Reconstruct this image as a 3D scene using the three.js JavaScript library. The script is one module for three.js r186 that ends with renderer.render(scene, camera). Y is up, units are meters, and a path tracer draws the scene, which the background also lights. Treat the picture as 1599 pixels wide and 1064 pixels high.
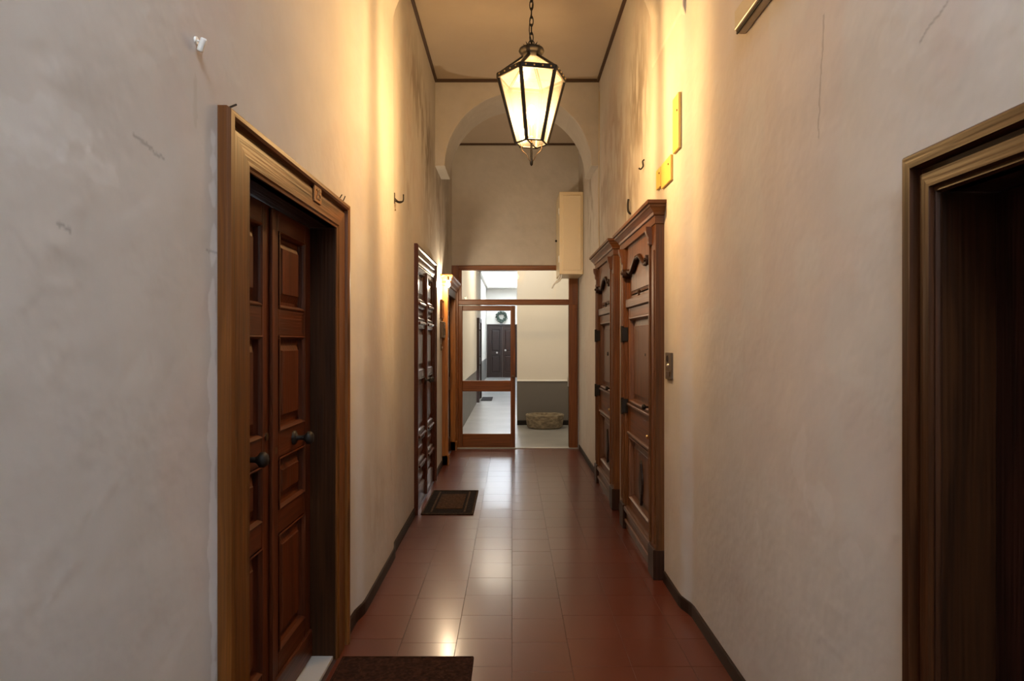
import * as THREE from 'three';
import { RoundedBoxGeometry } from 'three/addons/geometries/RoundedBoxGeometry.js';
import { mergeGeometries } from 'three/addons/utils/BufferGeometryUtils.js';
import { RectAreaLightUniformsLib } from 'three/addons/lights/RectAreaLightUniformsLib.js';
import { FontLoader } from 'three/addons/loaders/FontLoader.js';
import { TextGeometry } from 'three/addons/geometries/TextGeometry.js';

// ---------------------------------------------------------------- camera, sky, exposure
RectAreaLightUniformsLib.init();
const scene = new THREE.Scene();
const camera = new THREE.PerspectiveCamera(2 * Math.atan(0.532) * 180 / Math.PI, 1599 / 1064, 0.05, 200);
camera.position.set(0, 1.5, 0);
camera.lookAt(0, 1.5, -10);
scene.background = new THREE.Color().setRGB(0.8, 0.89, 1.0);   // even, bright overcast sky: enters only through the two roof openings
scene.backgroundIntensity = 20.5;
const renderer = new THREE.WebGLRenderer({ antialias: true });
renderer.toneMapping = THREE.LinearToneMapping;
renderer.toneMappingExposure = 1.0;
renderer.shadowMap.enabled = true;
const LANTERN_POWER = 10.5, SCONCE_POWER = 3.2, HALL_GLOW = 6;
const WARM = new THREE.Color().setRGB(1.0, 0.615, 0.26);

// ---------------------------------------------------------------- helpers
let seed = 12345;
const rnd = () => { seed = (seed + 0x6d2b79f5) | 0; let t = Math.imul(seed ^ (seed >>> 15), 1 | seed); t = (t + Math.imul(t ^ (t >>> 7), 61 | t)) ^ t; return ((t ^ (t >>> 14)) >>> 0) / 4294967296; };
const hash = (x, y, s) => { let h = Math.imul(x | 0, 374761393) ^ Math.imul(y | 0, 668265263) ^ Math.imul(s | 0, 1274126177); h = Math.imul(h ^ (h >>> 13), 1274126177); return ((h ^ (h >>> 16)) >>> 0) / 4294967296; };
function vnoise(x, y, s, px = 0, py = 0) {
  const xi = Math.floor(x), yi = Math.floor(y), fx = x - xi, fy = y - yi;
  const u = fx * fx * (3 - 2 * fx), v = fy * fy * (3 - 2 * fy);
  const w = (a, p) => (p ? ((a % p) + p) % p : a);
  const a = hash(w(xi, px), w(yi, py), s), b = hash(w(xi + 1, px), w(yi, py), s), c = hash(w(xi, px), w(yi + 1, py), s), d = hash(w(xi + 1, px), w(yi + 1, py), s);
  return a + (b - a) * u + (c - a) * v + (a - b - c + d) * u * v;
}
function fbm(x, y, s, oct, px = 0, py = 0) { let t = 0, a = 0.5, n = 0; for (let i = 0; i < oct; i++) { t += a * vnoise(x, y, s + i, px, py); n += a; x *= 2; y *= 2; px *= 2; py *= 2; a *= 0.5; } return t / n; }
const sst = (a, b, x) => { const t = Math.min(1, Math.max(0, (x - a) / (b - a))); return t * t * (3 - 2 * t); };
function tex(w, h, fn, srgb = true) {
  const d = new Uint8Array(w * h * 4);
  for (let j = 0; j < h; j++) for (let i = 0; i < w; i++) { const c = fn((i + 0.5) / w, (j + 0.5) / h), k = (j * w + i) * 4; for (let q = 0; q < 3; q++) d[k + q] = Math.max(0, Math.min(255, c[q] * 255)); d[k + 3] = 255; }
  const t = new THREE.DataTexture(d, w, h, THREE.RGBAFormat);
  t.wrapS = t.wrapT = THREE.RepeatWrapping; t.magFilter = THREE.LinearFilter; t.minFilter = THREE.LinearFilter;
  if (srgb) t.colorSpace = THREE.SRGBColorSpace;
  t.needsUpdate = true; return t;
}
const taken = {};
function numbered(n) { const k = taken[n] = (taken[n] ?? -1) + 1; return k ? n + '_' + String(k).padStart(3, '0') : n; }
function clean(g) { if (g.index) g = g.toNonIndexed(); for (const k of Object.keys(g.attributes)) if (!['position', 'normal', 'uv'].includes(k)) g.deleteAttribute(k); if (!g.attributes.uv) g.setAttribute('uv', new THREE.BufferAttribute(new Float32Array(g.attributes.position.count * 2), 2)); return g; }
function obj(name, geos, m, parent = scene) {
  const g = Array.isArray(geos) ? (geos.length > 1 ? mergeGeometries(geos.map(clean)) : geos[0]) : geos;
  const o = new THREE.Mesh(g, m); o.name = parent === scene ? numbered(name) : name; o.castShadow = o.receiveShadow = true; parent.add(o); return o;
}
function tag(o, label, category, group, kind) { o.userData.label = label; if (category) o.userData.category = category; if (group) o.userData.group = group; if (kind) o.userData.kind = kind; return o; }
function thing(name, label, category, [x, y, z] = [0, 0, 0], turn = 0, group, kind) { const o = new THREE.Group(); o.name = numbered(name); o.position.set(x, y, z); o.rotation.y = turn; scene.add(o); return tag(o, label, category, group, kind); }
const LEFT = Math.PI / 2, RIGHT = -Math.PI / 2;      // turn of a thing on the left wall (local x runs away from the camera) / on the right wall (local x runs towards it)

function boxUV(g, grain, off = 0) {
  const p = g.attributes.position, n = g.attributes.normal, uv = new Float32Array(p.count * 2);
  for (let i = 0; i < p.count; i++) {
    const x = p.getX(i), y = p.getY(i), z = p.getZ(i), ax = Math.abs(n.getX(i)), ay = Math.abs(n.getY(i)), az = Math.abs(n.getZ(i));
    const dom = ax > ay && ax > az ? 0 : ay > az ? 1 : 2; let u, v;
    if (grain === 'y') { v = dom === 1 ? z : y; u = dom === 0 ? z : x; } else if (grain === 'x') { v = dom === 0 ? z : x; u = dom === 1 ? z : y; } else { v = dom === 2 ? x : z; u = dom === 0 ? y : x; }
    uv[2 * i] = u + off; uv[2 * i + 1] = v + off * 1.7;
  }
  g.setAttribute('uv', new THREE.BufferAttribute(uv, 2)); return g;
}
// box given by its limits, edges eased
function box(x0, x1, y0, y1, z0, z1, grain = 'y', c = 0.003) {
  const w = x1 - x0, h = y1 - y0, d = z1 - z0, cc = Math.min(c, w * 0.4, h * 0.4, d * 0.4);
  const g = clean(new RoundedBoxGeometry(w, h, d, 1, cc));
  g.translate((x0 + x1) / 2, (y0 + y1) / 2, (z0 + z1) / 2);
  return boxUV(g, grain, Math.floor(rnd() * 40) * 0.137);
}
function quads(list, uvs) {   // list of [a,b,c,d] points
  const p = [], uv = [];
  list.forEach((q, i) => { const t = uvs ? uvs[i] : [[0, 0], [1, 0], [1, 1], [0, 1]]; for (const k of [0, 1, 2, 0, 2, 3]) { p.push(...q[k]); uv.push(...t[k]); } });
  const g = new THREE.BufferGeometry();
  g.setAttribute('position', new THREE.Float32BufferAttribute(p, 3)); g.setAttribute('uv', new THREE.Float32BufferAttribute(uv, 2)); g.computeVertexNormals(); return g;
}
// a moulding of the given profile [inset from the outer edge, height out of the wall] mitred round a rectangle (open: three sides, legs to the floor)
function moulding(w, h, prof, { open = false, sx = 1, sy = 1, y0 = 0, x0 = 0 } = {}) {
  const pt = (c, [a, b]) => { const L = c === 0 || c === 1, T = c === 1 || c === 2; return [x0 + (L ? -1 : 1) * (w / 2 - a * sx), y0 + (T ? h - a * sy : open ? 0 : a * sy), b]; };
  const segs = open ? [[0, 1], [1, 2], [2, 3]] : [[0, 1], [1, 2], [2, 3], [3, 0]], list = [], uvs = [];
  for (const [i, j] of segs) {
    let acc = 0;
    for (let k = 0; k < prof.length - 1; k++) {
      const A = pt(i, prof[k]), B = pt(j, prof[k]), C = pt(j, prof[k + 1]), D = pt(i, prof[k + 1]), dl = Math.hypot(prof[k + 1][0] - prof[k][0], prof[k + 1][1] - prof[k][1]);
      const along = (P) => (i === 1 || i === 3 ? P[0] : P[1]) + i * 0.31;
      list.push([A, D, C, B]); uvs.push([[acc + i, along(A)], [acc + dl + i, along(D)], [acc + dl + i, along(C)], [acc + i, along(B)]]); acc += dl;
    }
  }
  return quads(list, uvs);
}
function raised(x0, x1, y0, y1, zb, zf, bev, grain = 'y') {   // a fielded panel: flat lip, bevel, raised field
  const lip = bev * 0.35, r = (i, z) => [[x0 + i, y0 + i, z], [x1 - i, y0 + i, z], [x1 - i, y1 - i, z], [x0 + i, y1 - i, z]];
  const rings = [r(0, zb), r(lip, zb), r(bev, zf - 0.004), r(bev + 0.003, zf)], list = [];
  for (let k = 0; k < 3; k++) for (let i = 0; i < 4; i++) { const j = (i + 1) % 4; list.push([rings[k][i], rings[k][j], rings[k + 1][j], rings[k + 1][i]]); }
  list.push(rings[3]);
  return boxUV(quads(list), grain, Math.floor(rnd() * 40) * 0.11);
}
function tube(pts, r, seg = 16, rad = 6, closed = false) { return clean(new THREE.TubeGeometry(new THREE.CatmullRomCurve3(pts.map((p) => new THREE.Vector3(...p)), closed), seg, r, rad, closed)); }
function rod(a, b, r, n = 6) { const A = new THREE.Vector3(...a), B = new THREE.Vector3(...b), d = B.clone().sub(A), g = clean(new THREE.CylinderGeometry(r, r, d.length(), n)); g.applyQuaternion(new THREE.Quaternion().setFromUnitVectors(new THREE.Vector3(0, 1, 0), d.normalize())); const m = A.add(B).multiplyScalar(0.5); g.translate(m.x, m.y, m.z); return g; }
function lathe(pts, n = 20) { return clean(new THREE.LatheGeometry(pts.map(([r, y]) => new THREE.Vector2(r, y)), n)); }
const at = (g, x, y, z) => { g.translate(x, y, z); return g; };

// ---------------------------------------------------------------- materials
const plasterBump = tex(512, 512, (u, v) => { const a = fbm(u * 6, v * 6, 11, 6, 6, 6), b = fbm(u * 40, v * 40, 31, 2, 40, 40); const c = 0.75 * a + 0.25 * b; return [c, c, c]; }, false);
function bumpOf(rx, ry) { const t = plasterBump.clone(); t.repeat.set(rx, ry); t.needsUpdate = true; return t; }
const WALL = [0.765, 0.745, 0.72];                 // sRGB, old off-white limewash
// patches of matter on a wall: [distance, height, half length, half height, [colour multiplier], strength, streak]
function wallTexture(s, L, H, d0, patches, cracks) {
  return tex(2048, 800, (u, v) => {
    const d = d0 + u * L, y = v * H;
    const m = fbm(d * 0.9, y * 0.9, s, 5), f = fbm(d * 7, y * 7, s + 20, 3), p = fbm(d * 2.3 + 7, y * 1.7, s + 40, 4);
    let k = 0.95 + 0.09 * (m - 0.5) + 0.05 * (f - 0.5); const c = [k, k, k];
    const pk = sst(0.52, 0.62, p); c[1] *= 1 - 0.018 * pk; c[2] *= 1 - 0.022 * pk;       // brush-applied repaint, slightly pinker
    for (const [pd, py, rd, ry, col, st, streak, hard] of patches) {
      const q = Math.hypot((d - pd) / rd, (y - py) / ry); if (q > 1.7) continue;
      const fq = hard ? 13 : 5, n = fbm(d * fq * (streak || 1), y * fq / (streak || 1), s + 77, 4);
      const a = st * (hard ? sst(0.08, -0.08, q - 0.8 - (n - 0.5) * 1.5) : sst(1.4, 0.3, q + (n - 0.5) * 2.0) * sst(0.34, 0.62, n));
      for (let i = 0; i < 3; i++) c[i] *= 1 + (col[i] - 1) * a;
    }
    for (const [ca, cy, cb, ce, w] of cracks) {           // hairline cracks
      const t = ((d - ca) * (cb - ca) + (y - cy) * (ce - cy)) / ((cb - ca) ** 2 + (ce - cy) ** 2); if (t < 0 || t > 1) continue;
      const wob = (fbm(t * 9, ca * 3, s + 5, 3) - 0.5) * 0.025, nx = -(ce - cy), ny = cb - ca, ln = Math.hypot(nx, ny);
      const dist = Math.abs(((d - ca) * nx + (y - cy) * ny) / ln - wob); { const a = 1 - 0.16 * sst(w * 1.6, w * 0.4, dist); for (let i = 0; i < 3; i++) c[i] *= a; }
    }
    return [c[0] * WALL[0], c[1] * WALL[1], c[2] * WALL[2]];
  });
}
const WALL_L = 11.6, WALL_H = 4.45, WALL_D0 = -2.62;
const SOOT = [0.70, 0.66, 0.62], PALE = [1.035, 1.045, 1.055], DAMP = [0.9, 0.85, 0.82];
const matWallLeft = new THREE.MeshStandardMaterial({ roughness: 0.92, bumpMap: bumpOf(WALL_L / 1.6, WALL_H / 1.6), bumpScale: 0.009,
  map: wallTexture(3, WALL_L, WALL_H, WALL_D0,
    [[1.08, 1.87, 0.2, 0.08, PALE, 1, 0, 1], [1.30, 1.84, 0.12, 0.04, PALE, 0.8, 0, 1], [1.80, 1.2, 0.028, 1.0, [1.1, 1.12, 1.14], 1, 0, 1], [6.3, 3.4, 0.6, 0.55, SOOT, 1, 1.6], [5.6, 3.75, 0.5, 0.4, SOOT, 0.8, 1.6], [7.3, 3.2, 0.6, 0.5, SOOT, 0.6, 1.6], [5.2, 2.9, 0.4, 0.5, DAMP, 0.7, 1.3], [6.6, 2.7, 0.8, 0.3, DAMP, 0.8, 1.2], [8.2, 3.0, 0.5, 1.0, SOOT, 0.6, 1.3], [3.9, 0.55, 0.4, 0.35, DAMP, 0.6, 1.5], [1.7, 2.16, 0.012, 0.09, [0.93, 0.91, 0.88], 0.5, 0, 1]],
    [[1.42, 1.96, 1.55, 1.94, 0.0035], [1.18, 1.72, 1.22, 1.71, 0.004], [1.76, 1.75, 1.83, 1.75, 0.003], [4.3, 0.75, 4.34, 0.55, 0.005], [5.1, 2.85, 5.2, 2.55, 0.005]]) });
const matWallRight = new THREE.MeshStandardMaterial({ roughness: 0.92, bumpMap: bumpOf(WALL_L / 1.6, WALL_H / 1.6), bumpScale: 0.009,
  map: wallTexture(9, WALL_L, WALL_H, WALL_D0,
    [[4.85, 3.3, 0.4, 0.6, SOOT, 0.9, 1.6], [5.5, 2.9, 0.8, 0.55, DAMP, 1, 1.4], [5.9, 3.5, 0.8, 0.5, DAMP, 0.9, 1.4], [6.6, 3.0, 0.5, 0.8, SOOT, 0.5, 1.5], [5.2, 2.6, 0.5, 0.25, SOOT, 0.45, 1.4], [2.02, 0.95, 0.12, 0.11, PALE, 0.7, 0, 1], [1.86, 0.86, 0.09, 0.06, PALE, 0.6, 0, 1], [2.2, 1.12, 0.06, 0.13, PALE, 0.6, 0, 1], [2.55, 0.72, 0.07, 0.1, PALE, 0.6, 0, 1], [1.4, 2.3, 0.3, 0.16, PALE, 0.5, 0, 1], [7.6, 3.2, 0.4, 0.8, SOOT, 0.6, 1.4]],
    [[2.02, 2.53, 2.06, 2.15, 0.004], [1.30, 2.33, 1.55, 2.22, 0.003], [6.9, 3.1, 7.0, 2.45, 0.006]]) });
const plasterMap = tex(1024, 1024, (u, v) => { const m = fbm(u * 4, v * 4, 51, 5, 4, 4), f = fbm(u * 24, v * 24, 61, 3, 24, 24); const k = 0.95 + 0.08 * (m - 0.5) + 0.05 * (f - 0.5); return [k * WALL[0], k * WALL[1], k * WALL[2]]; });
const matPlaster = new THREE.MeshStandardMaterial({ map: plasterMap, roughness: 0.92, bumpMap: plasterBump, bumpScale: 0.009 });
const ceilingMap = tex(512, 512, (u, v) => { const m = fbm(u * 4, v * 4, 71, 5, 4, 4); const k = 0.95 + 0.1 * (m - 0.5); return [k * 0.77, k * 0.72, k * 0.66]; });
const matCeiling = new THREE.MeshStandardMaterial({ map: ceilingMap, roughness: 0.95 });

const grainMap = tex(512, 1024, (u, v) => {
  const w = fbm(u * 6, v * 2, 5, 3, 6, 2), g = fbm(u * 64 + w * 3, v * 3, 15, 3, 0, 3), l = vnoise(u * 16 + w * 5, v * 1, 25, 0, 1), k = 0.66 + 0.22 * (g - 0.5) * 2 * 0.8 + 0.18 * (l - 0.5) + 0.16 * (w - 0.5) + 0.1;
  const e = Math.min(1, sst(0, 0.04, u) * 1); return [k * (0.98 + 0.02 * e), k, k];
});
const WOODREP = [2.2, 1.1]; grainMap.repeat.set(...WOODREP);
const grainBump = tex(256, 512, (u, v) => { const g = fbm(u * 64, v * 3, 15, 3, 64, 3); return [g, g, g]; }, false); grainBump.repeat.set(...WOODREP);
const wood = (r, g, b, rough = 0.42, coat = 0, spec = 0.55) => new THREE.MeshPhysicalMaterial({ color: new THREE.Color().setRGB(r, g, b), map: grainMap, roughness: rough, bumpMap: grainBump, bumpScale: 0.0012, clearcoat: coat * 0.4, clearcoatRoughness: 0.25, specularIntensity: spec });
const W = {
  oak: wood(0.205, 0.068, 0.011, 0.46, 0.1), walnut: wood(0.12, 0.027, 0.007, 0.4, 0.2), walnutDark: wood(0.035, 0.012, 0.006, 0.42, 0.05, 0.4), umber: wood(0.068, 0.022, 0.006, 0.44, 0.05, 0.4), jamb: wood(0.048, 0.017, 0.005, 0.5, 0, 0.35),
  antique: wood(0.21, 0.072, 0.018, 0.42, 0.15), antiquePanel: wood(0.2, 0.088, 0.045, 0.38, 0.3), antiqueDark: wood(0.05, 0.018, 0.008, 0.45, 0, 0.4), chestnut: wood(0.27, 0.085, 0.018, 0.4, 0.15), doorTwo: wood(0.09, 0.024, 0.012, 0.28, 0.5), honey: wood(0.42, 0.15, 0.03, 0.42, 0.2), black: wood(0.03, 0.015, 0.012, 0.4),
};
const std = (r, g, b, roughness = 0.6, metalness = 0, specularIntensity = 1) => new THREE.MeshPhysicalMaterial({ color: new THREE.Color().setRGB(r, g, b), roughness, metalness, specularIntensity });
const M = { iron: std(0.014, 0.011, 0.009, 0.55, 0.1, 0.5), bronze: std(0.14, 0.09, 0.05, 0.38, 0.9), brass: std(0.62, 0.44, 0.2, 0.3, 1), steel: std(0.6, 0.58, 0.55, 0.3, 1), white: std(0.75, 0.74, 0.7, 0.4), lens: std(0.01, 0.01, 0.012, 0.1), marble: std(0.34, 0.33, 0.31, 0.45), skirting: std(0.022, 0.011, 0.008, 0.5, 0, 0.35), trim: std(0.06, 0.032, 0.02, 0.6), yellow: std(0.68, 0.45, 0.1, 0.5), cream: std(0.72, 0.6, 0.4, 0.4), beige: std(0.5, 0.42, 0.3, 0.45), paper: std(0.7, 0.66, 0.58, 0.8), greyPlate: std(0.11, 0.075, 0.045, 0.5, 0.5), rubber: std(0.012, 0.009, 0.008, 0.8, 0, 0.3) };
const tileMap = tex(512, 512, (u, v) => { const m = fbm(u * 4, v * 4, 81, 5, 4, 4), f = fbm(u * 60, v * 60, 91, 2, 60, 60), k = 0.95 + 0.05 * (m - 0.5) + 0.05 * (f - 0.5); return [k, k, k]; });
const tileMats = [[0.09, 0.0185, 0.008], [0.093, 0.019, 0.008], [0.087, 0.018, 0.008], [0.09, 0.0195, 0.009], [0.089, 0.0175, 0.007]].map(([r, g, b], i) => { const m = tileMap.clone(); m.offset.set(i * 0.37, i * 0.23); m.repeat.set(1.4, 1.4); m.needsUpdate = true; return new THREE.MeshPhysicalMaterial({ color: new THREE.Color().setRGB(r, g, b), map: m, roughness: 0.3, specularIntensity: 0.8, clearcoat: 0.4, clearcoatRoughness: 0.16 }); });
const glass = new THREE.MeshPhysicalMaterial({ color: 0xffffff, transmission: 1, thickness: 0, roughness: 0.0, ior: 1.5 });
const lanternGlass = new THREE.MeshPhysicalMaterial({ color: new THREE.Color().setRGB(1, 0.97, 0.9), transmission: 0.99, thickness: 0, roughness: 0.13, ior: 1.45 });
const milkGlass = new THREE.MeshPhysicalMaterial({ color: new THREE.Color().setRGB(0.95, 0.9, 0.8), transmission: 0.95, thickness: 0, roughness: 0.2, ior: 1.45 });
const glow = (c, k) => new THREE.MeshStandardMaterial({ color: 0x000000, emissive: c, emissiveIntensity: k, roughness: 1 });

// ---------------------------------------------------------------- the shell
const END = 8.93, BACK = -2.6, CEIL = 4.35;
const xl = (d) => -0.84 + 0.024 * sst(3.38, 3.54, d) * sst(4.56, 4.40, d);
const xr = (d) => 0.985 - 0.034 * sst(3.46, 3.62, d) - 0.021 * sst(6.9, 7.4, d);
function wall(name, side, xf, xb, holes, m, label) {
  const ds = [], step = 0.05; for (let d = BACK; d < END - 1e-6; d += step) ds.push(d); ds.push(END);
  const ys = [0, WALL_H - 0.03]; for (const [a, b, y] of holes) { ds.push(a, b); ys.push(y); }
  const U = (l) => [...new Set(l.map((v) => +v.toFixed(5)))].sort((a, b) => a - b), D = U(ds), Y = U(ys);
  const p = [], n = [], uv = [];
  const put = (P, N, T) => { const e1 = P[1].map((v, i) => v - P[0][i]), e2 = P[3].map((v, i) => v - P[0][i]), c = new THREE.Vector3(...e1).cross(new THREE.Vector3(...e2)), flip = c.dot(new THREE.Vector3(...(Array.isArray(N[0]) ? N[0] : N))) < 0;
    for (const k of flip ? [0, 2, 1, 0, 3, 2] : [0, 1, 2, 0, 2, 3]) { p.push(...P[k]); n.push(...(Array.isArray(N[0]) ? N[k] : N)); uv.push(...T[k]); } };
  const nf = (d) => { const e = 0.01, dx = (xf(d + e) - xf(d - e)) / (2 * e), v = new THREE.Vector3(side, 0, side * dx).normalize(); return [v.x, v.y, v.z]; };
  const t = (d, y) => [(d - WALL_D0) / WALL_L, y / WALL_H];
  const inHole = (a, b, c, e) => holes.some(([h0, h1, hy]) => a >= h0 - 1e-4 && b <= h1 + 1e-4 && e <= hy + 1e-4);
  for (let i = 0; i < D.length - 1; i++) for (let j = 0; j < Y.length - 1; j++) {
    const [a, b, c, e] = [D[i], D[i + 1], Y[j], Y[j + 1]]; if (inHole(a, b, c, e)) continue;
    const T = [t(a, c), t(b, c), t(b, e), t(a, e)];
    put([[xf(a), c, -a], [xf(b), c, -b], [xf(b), e, -b], [xf(a), e, -a]], [nf(a), nf(b), nf(b), nf(a)], T);
    put([[xb, c, -a], [xb, c, -b], [xb, e, -b], [xb, e, -a]], [-side, 0, 0], T);
  }
  for (const [a, b, y] of holes) {
    put([[xf(a), 0, -a], [xb, 0, -a], [xb, y, -a], [xf(a), y, -a]], [0, 0, -1], [t(a, 0), t(a + 0.3, 0), t(a + 0.3, y), t(a, y)]);
    put([[xf(b), 0, -b], [xb, 0, -b], [xb, y, -b], [xf(b), y, -b]], [0, 0, 1], [t(b, 0), t(b + 0.3, 0), t(b + 0.3, y), t(b, y)]);
    put([[xf(a), y, -a], [xf(b), y, -b], [xb, y, -b], [xb, y, -a]], [0, -1, 0], [t(a, y), t(b, y), t(b, y + 0.3), t(a, y + 0.3)]);
  }
  const top = WALL_H - 0.03; put([[xf(BACK), top, -BACK], [xf(END), top, -END], [xb, top, -END], [xb, top, -BACK]], [0, 1, 0], [t(0, 0), t(1, 0), t(1, 1), t(0, 1)]);
  for (const e of [BACK, END]) put([[xf(e), 0, -e], [xb, 0, -e], [xb, top, -e], [xf(e), top, -e]], [0, 0, e === BACK ? 1 : -1], [t(e, 0), t(e, 0), t(e, top), t(e, top)]);
  const g = new THREE.BufferGeometry(); g.setAttribute('position', new THREE.Float32BufferAttribute(p, 3)); g.setAttribute('normal', new THREE.Float32BufferAttribute(n, 3)); g.setAttribute('uv', new THREE.Float32BufferAttribute(uv, 2));
  return tag(obj(name, g, m), label, 'wall', null, 'structure');
}
wall('wall_left', 1, xl, -1.3, [[1.97, 3.05, 2.06], [5.55, 6.83, 2.22], [7.8, 8.73, 2.1]], matWallLeft, 'off-white plastered left wall of the corridor');
wall('wall_right', -1, xr, 1.42, [[0.41, 1.49, 1.88], [4.17, 5.1, 2.2], [5.82, 6.72, 2.2]], matWallRight, 'off-white plastered right wall of the corridor');
const planarUV = (g, s = 2) => { const p = g.attributes.position, n = g.attributes.normal; const uv = new Float32Array(p.count * 2); for (let i = 0; i < p.count; i++) { const ax = Math.abs(n.getX(i)), ay = Math.abs(n.getY(i)), az = Math.abs(n.getZ(i)); const [u, v] = ax > ay && ax > az ? [p.getZ(i), p.getY(i)] : ay > az ? [p.getX(i), p.getZ(i)] : [p.getX(i), p.getY(i)]; uv[2 * i] = u / s; uv[2 * i + 1] = v / s; } g.setAttribute('uv', new THREE.BufferAttribute(uv, 2)); return g; };
const block = (x0, x1, y0, y1, d0, d1) => { const g = new THREE.BoxGeometry(x1 - x0, y1 - y0, d1 - d0).toNonIndexed(); g.translate((x0 + x1) / 2, (y0 + y1) / 2, -(d0 + d1) / 2); return planarUV(g); };
const struct = (name, geos, m, label, cat) => tag(obj(name, geos, m), label, cat, null, 'structure');

// floor: grout bed with every tile on it
const floor = struct('floor', block(-1.3, 1.42, -0.12, -0.0035, BACK, END), std(0.03, 0.011, 0.008, 0.8), 'waxed red-brown square tile floor of the corridor', 'floor');
{
  const S = 0.275, full = clean(new RoundedBoxGeometry(S - 0.0017, 0.03, S - 0.0017, 1, 0.0006)); full.translate(0, -0.015, 0);
  const part = clean(new RoundedBoxGeometry(0.158, 0.03, S - 0.0017, 1, 0.0006)); part.translate(0, -0.015, 0);
  for (const g of [full, part]) { const p = g.attributes.position, uv = new Float32Array(p.count * 2); for (let i = 0; i < p.count; i++) { uv[2 * i] = p.getX(i) / S + 0.5; uv[2 * i + 1] = p.getZ(i) / S + 0.5; } g.setAttribute('uv', new THREE.BufferAttribute(uv, 2)); }
  for (let r = 0; r < 42; r++) for (let c = -3; c <= 3; c++) {
    const o = obj('tile', c === 3 ? part : full, tileMats[Math.floor(rnd() * 5)], floor);
    const off = c === 0 || c === -2 ? 0.045 : 0;
    o.position.set(c === 3 ? 0.825 + 0.08 : c * S + S / 2, -0.0004 * rnd(), 2.6 - S / 2 - r * S + off - 0.045);
    o.rotation.set((rnd() - 0.5) * 0.0016, Math.floor(rnd() * (c === 3 ? 1 : 4)) * Math.PI / 2, (rnd() - 0.5) * 0.0016, 'YXZ');
  }
}
// ceilings: near bay with a roof opening behind the camera, middle bay, end bay
struct('ceiling', [block(-1.3, 1.42, CEIL, CEIL + 0.2, 0.25, 7.05), block(-1.3, -0.62, CEIL, CEIL + 0.2, BACK, 0.25), block(0.78, 1.42, CEIL, CEIL + 0.2, BACK, 0.25), block(-0.62, 0.78, CEIL, CEIL + 0.2, BACK, -2.3)], matCeiling, 'flat plaster ceiling of the corridor above the lantern', 'ceiling');
struct('ceiling', block(-1.3, 1.42, 4.245, 4.5, 7.55, END + 0.12), matCeiling, 'lower plaster ceiling of the last bay beyond the far arch', 'ceiling');
struct('wall_back', block(-1.3, 1.42, 0, CEIL + 0.1, -2.75, BACK), matPlaster, 'plaster end wall behind the viewer', 'wall');
{ const w = thing('window_1', 'roof light with bars over the near bay', 'skylight', [0.08, CEIL + 0.2, 1.03], 0, null, 'structure'); for (const x of [-0.69, -0.23, 0.23, 0.69]) obj('bar', box(x - 0.015, x + 0.015, 0, 0.04, -1.27, 1.27, 'z'), M.iron, w); }
// the two transverse arches
function arch(name, x0, x1, spring, rise, d0, d1, foot, label, taper = [0, 0, 0]) {
  const s = new THREE.Shape(), cx = (x0 + x1) / 2, a = (x1 - x0) / 2, N = 40;
  s.moveTo(-1.1, foot); s.lineTo(x0 - taper[0], foot); s.lineTo(x0, foot + taper[2]); s.lineTo(x0, spring);
  for (let i = 1; i <= N; i++) { const t = Math.PI * (1 - i / N); s.lineTo(cx + a * Math.cos(t), spring + rise * Math.sin(t)); }
  s.lineTo(x1, foot + taper[2]); s.lineTo(x1 + taper[1], foot); s.lineTo(1.2, foot); s.lineTo(1.2, CEIL + 0.05); s.lineTo(-1.1, CEIL + 0.05); s.closePath();
  const g = new THREE.ExtrudeGeometry(s, { depth: d1 - d0 - 0.02, bevelEnabled: true, bevelThickness: 0.01, bevelSize: 0.01, bevelOffset: -0.01, bevelSegments: 2 }); g.translate(0, 0, -d1 + 0.01);
  struct(name, planarUV(clean(g)), matPlaster, label, 'arch');
}
arch('wall_arch_near', -0.8155, 0.945, 3.6, 0.62, 3.55, 4.35, 3.24, 'near plaster arch crossing the corridor over the lantern', [0.025, 0.04, 0.12]);
arch('wall_arch_far', -0.735, 0.865, 3.41, 0.8, 7.0, 7.6, 3.41, 'far plaster arch crossing the corridor beyond the lantern');
// wall over the partition
struct('wall_far', [block(-0.84, 0.92, 2.545, 4.4, END, END + 0.12), block(-1.4, -0.84, 0, 4.4, END, END + 0.12), block(0.92, 2.05, 0, 4.4, END, END + 0.12)], matPlaster, 'plain plaster wall above the glazed partition', 'wall');
// dark line where walls and ceiling meet
struct('trim_1', [box(-0.845, -0.815, CEIL - 0.028, CEIL, -7.0, -4.3, 'z'), box(0.925, 0.957, CEIL - 0.028, CEIL, -7.0, -4.3, 'z'), box(-0.815, 0.925, CEIL - 0.028, CEIL, -7.0, -6.97, 'x')], M.trim, 'thin dark fillet round the ceiling before the far arch', 'trim');
struct('trim_2', box(-0.84, 0.935, 4.22, 4.245, -8.93, -8.9, 'x'), M.trim, 'thin dark fillet under the ceiling of the last bay', 'trim');
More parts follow.
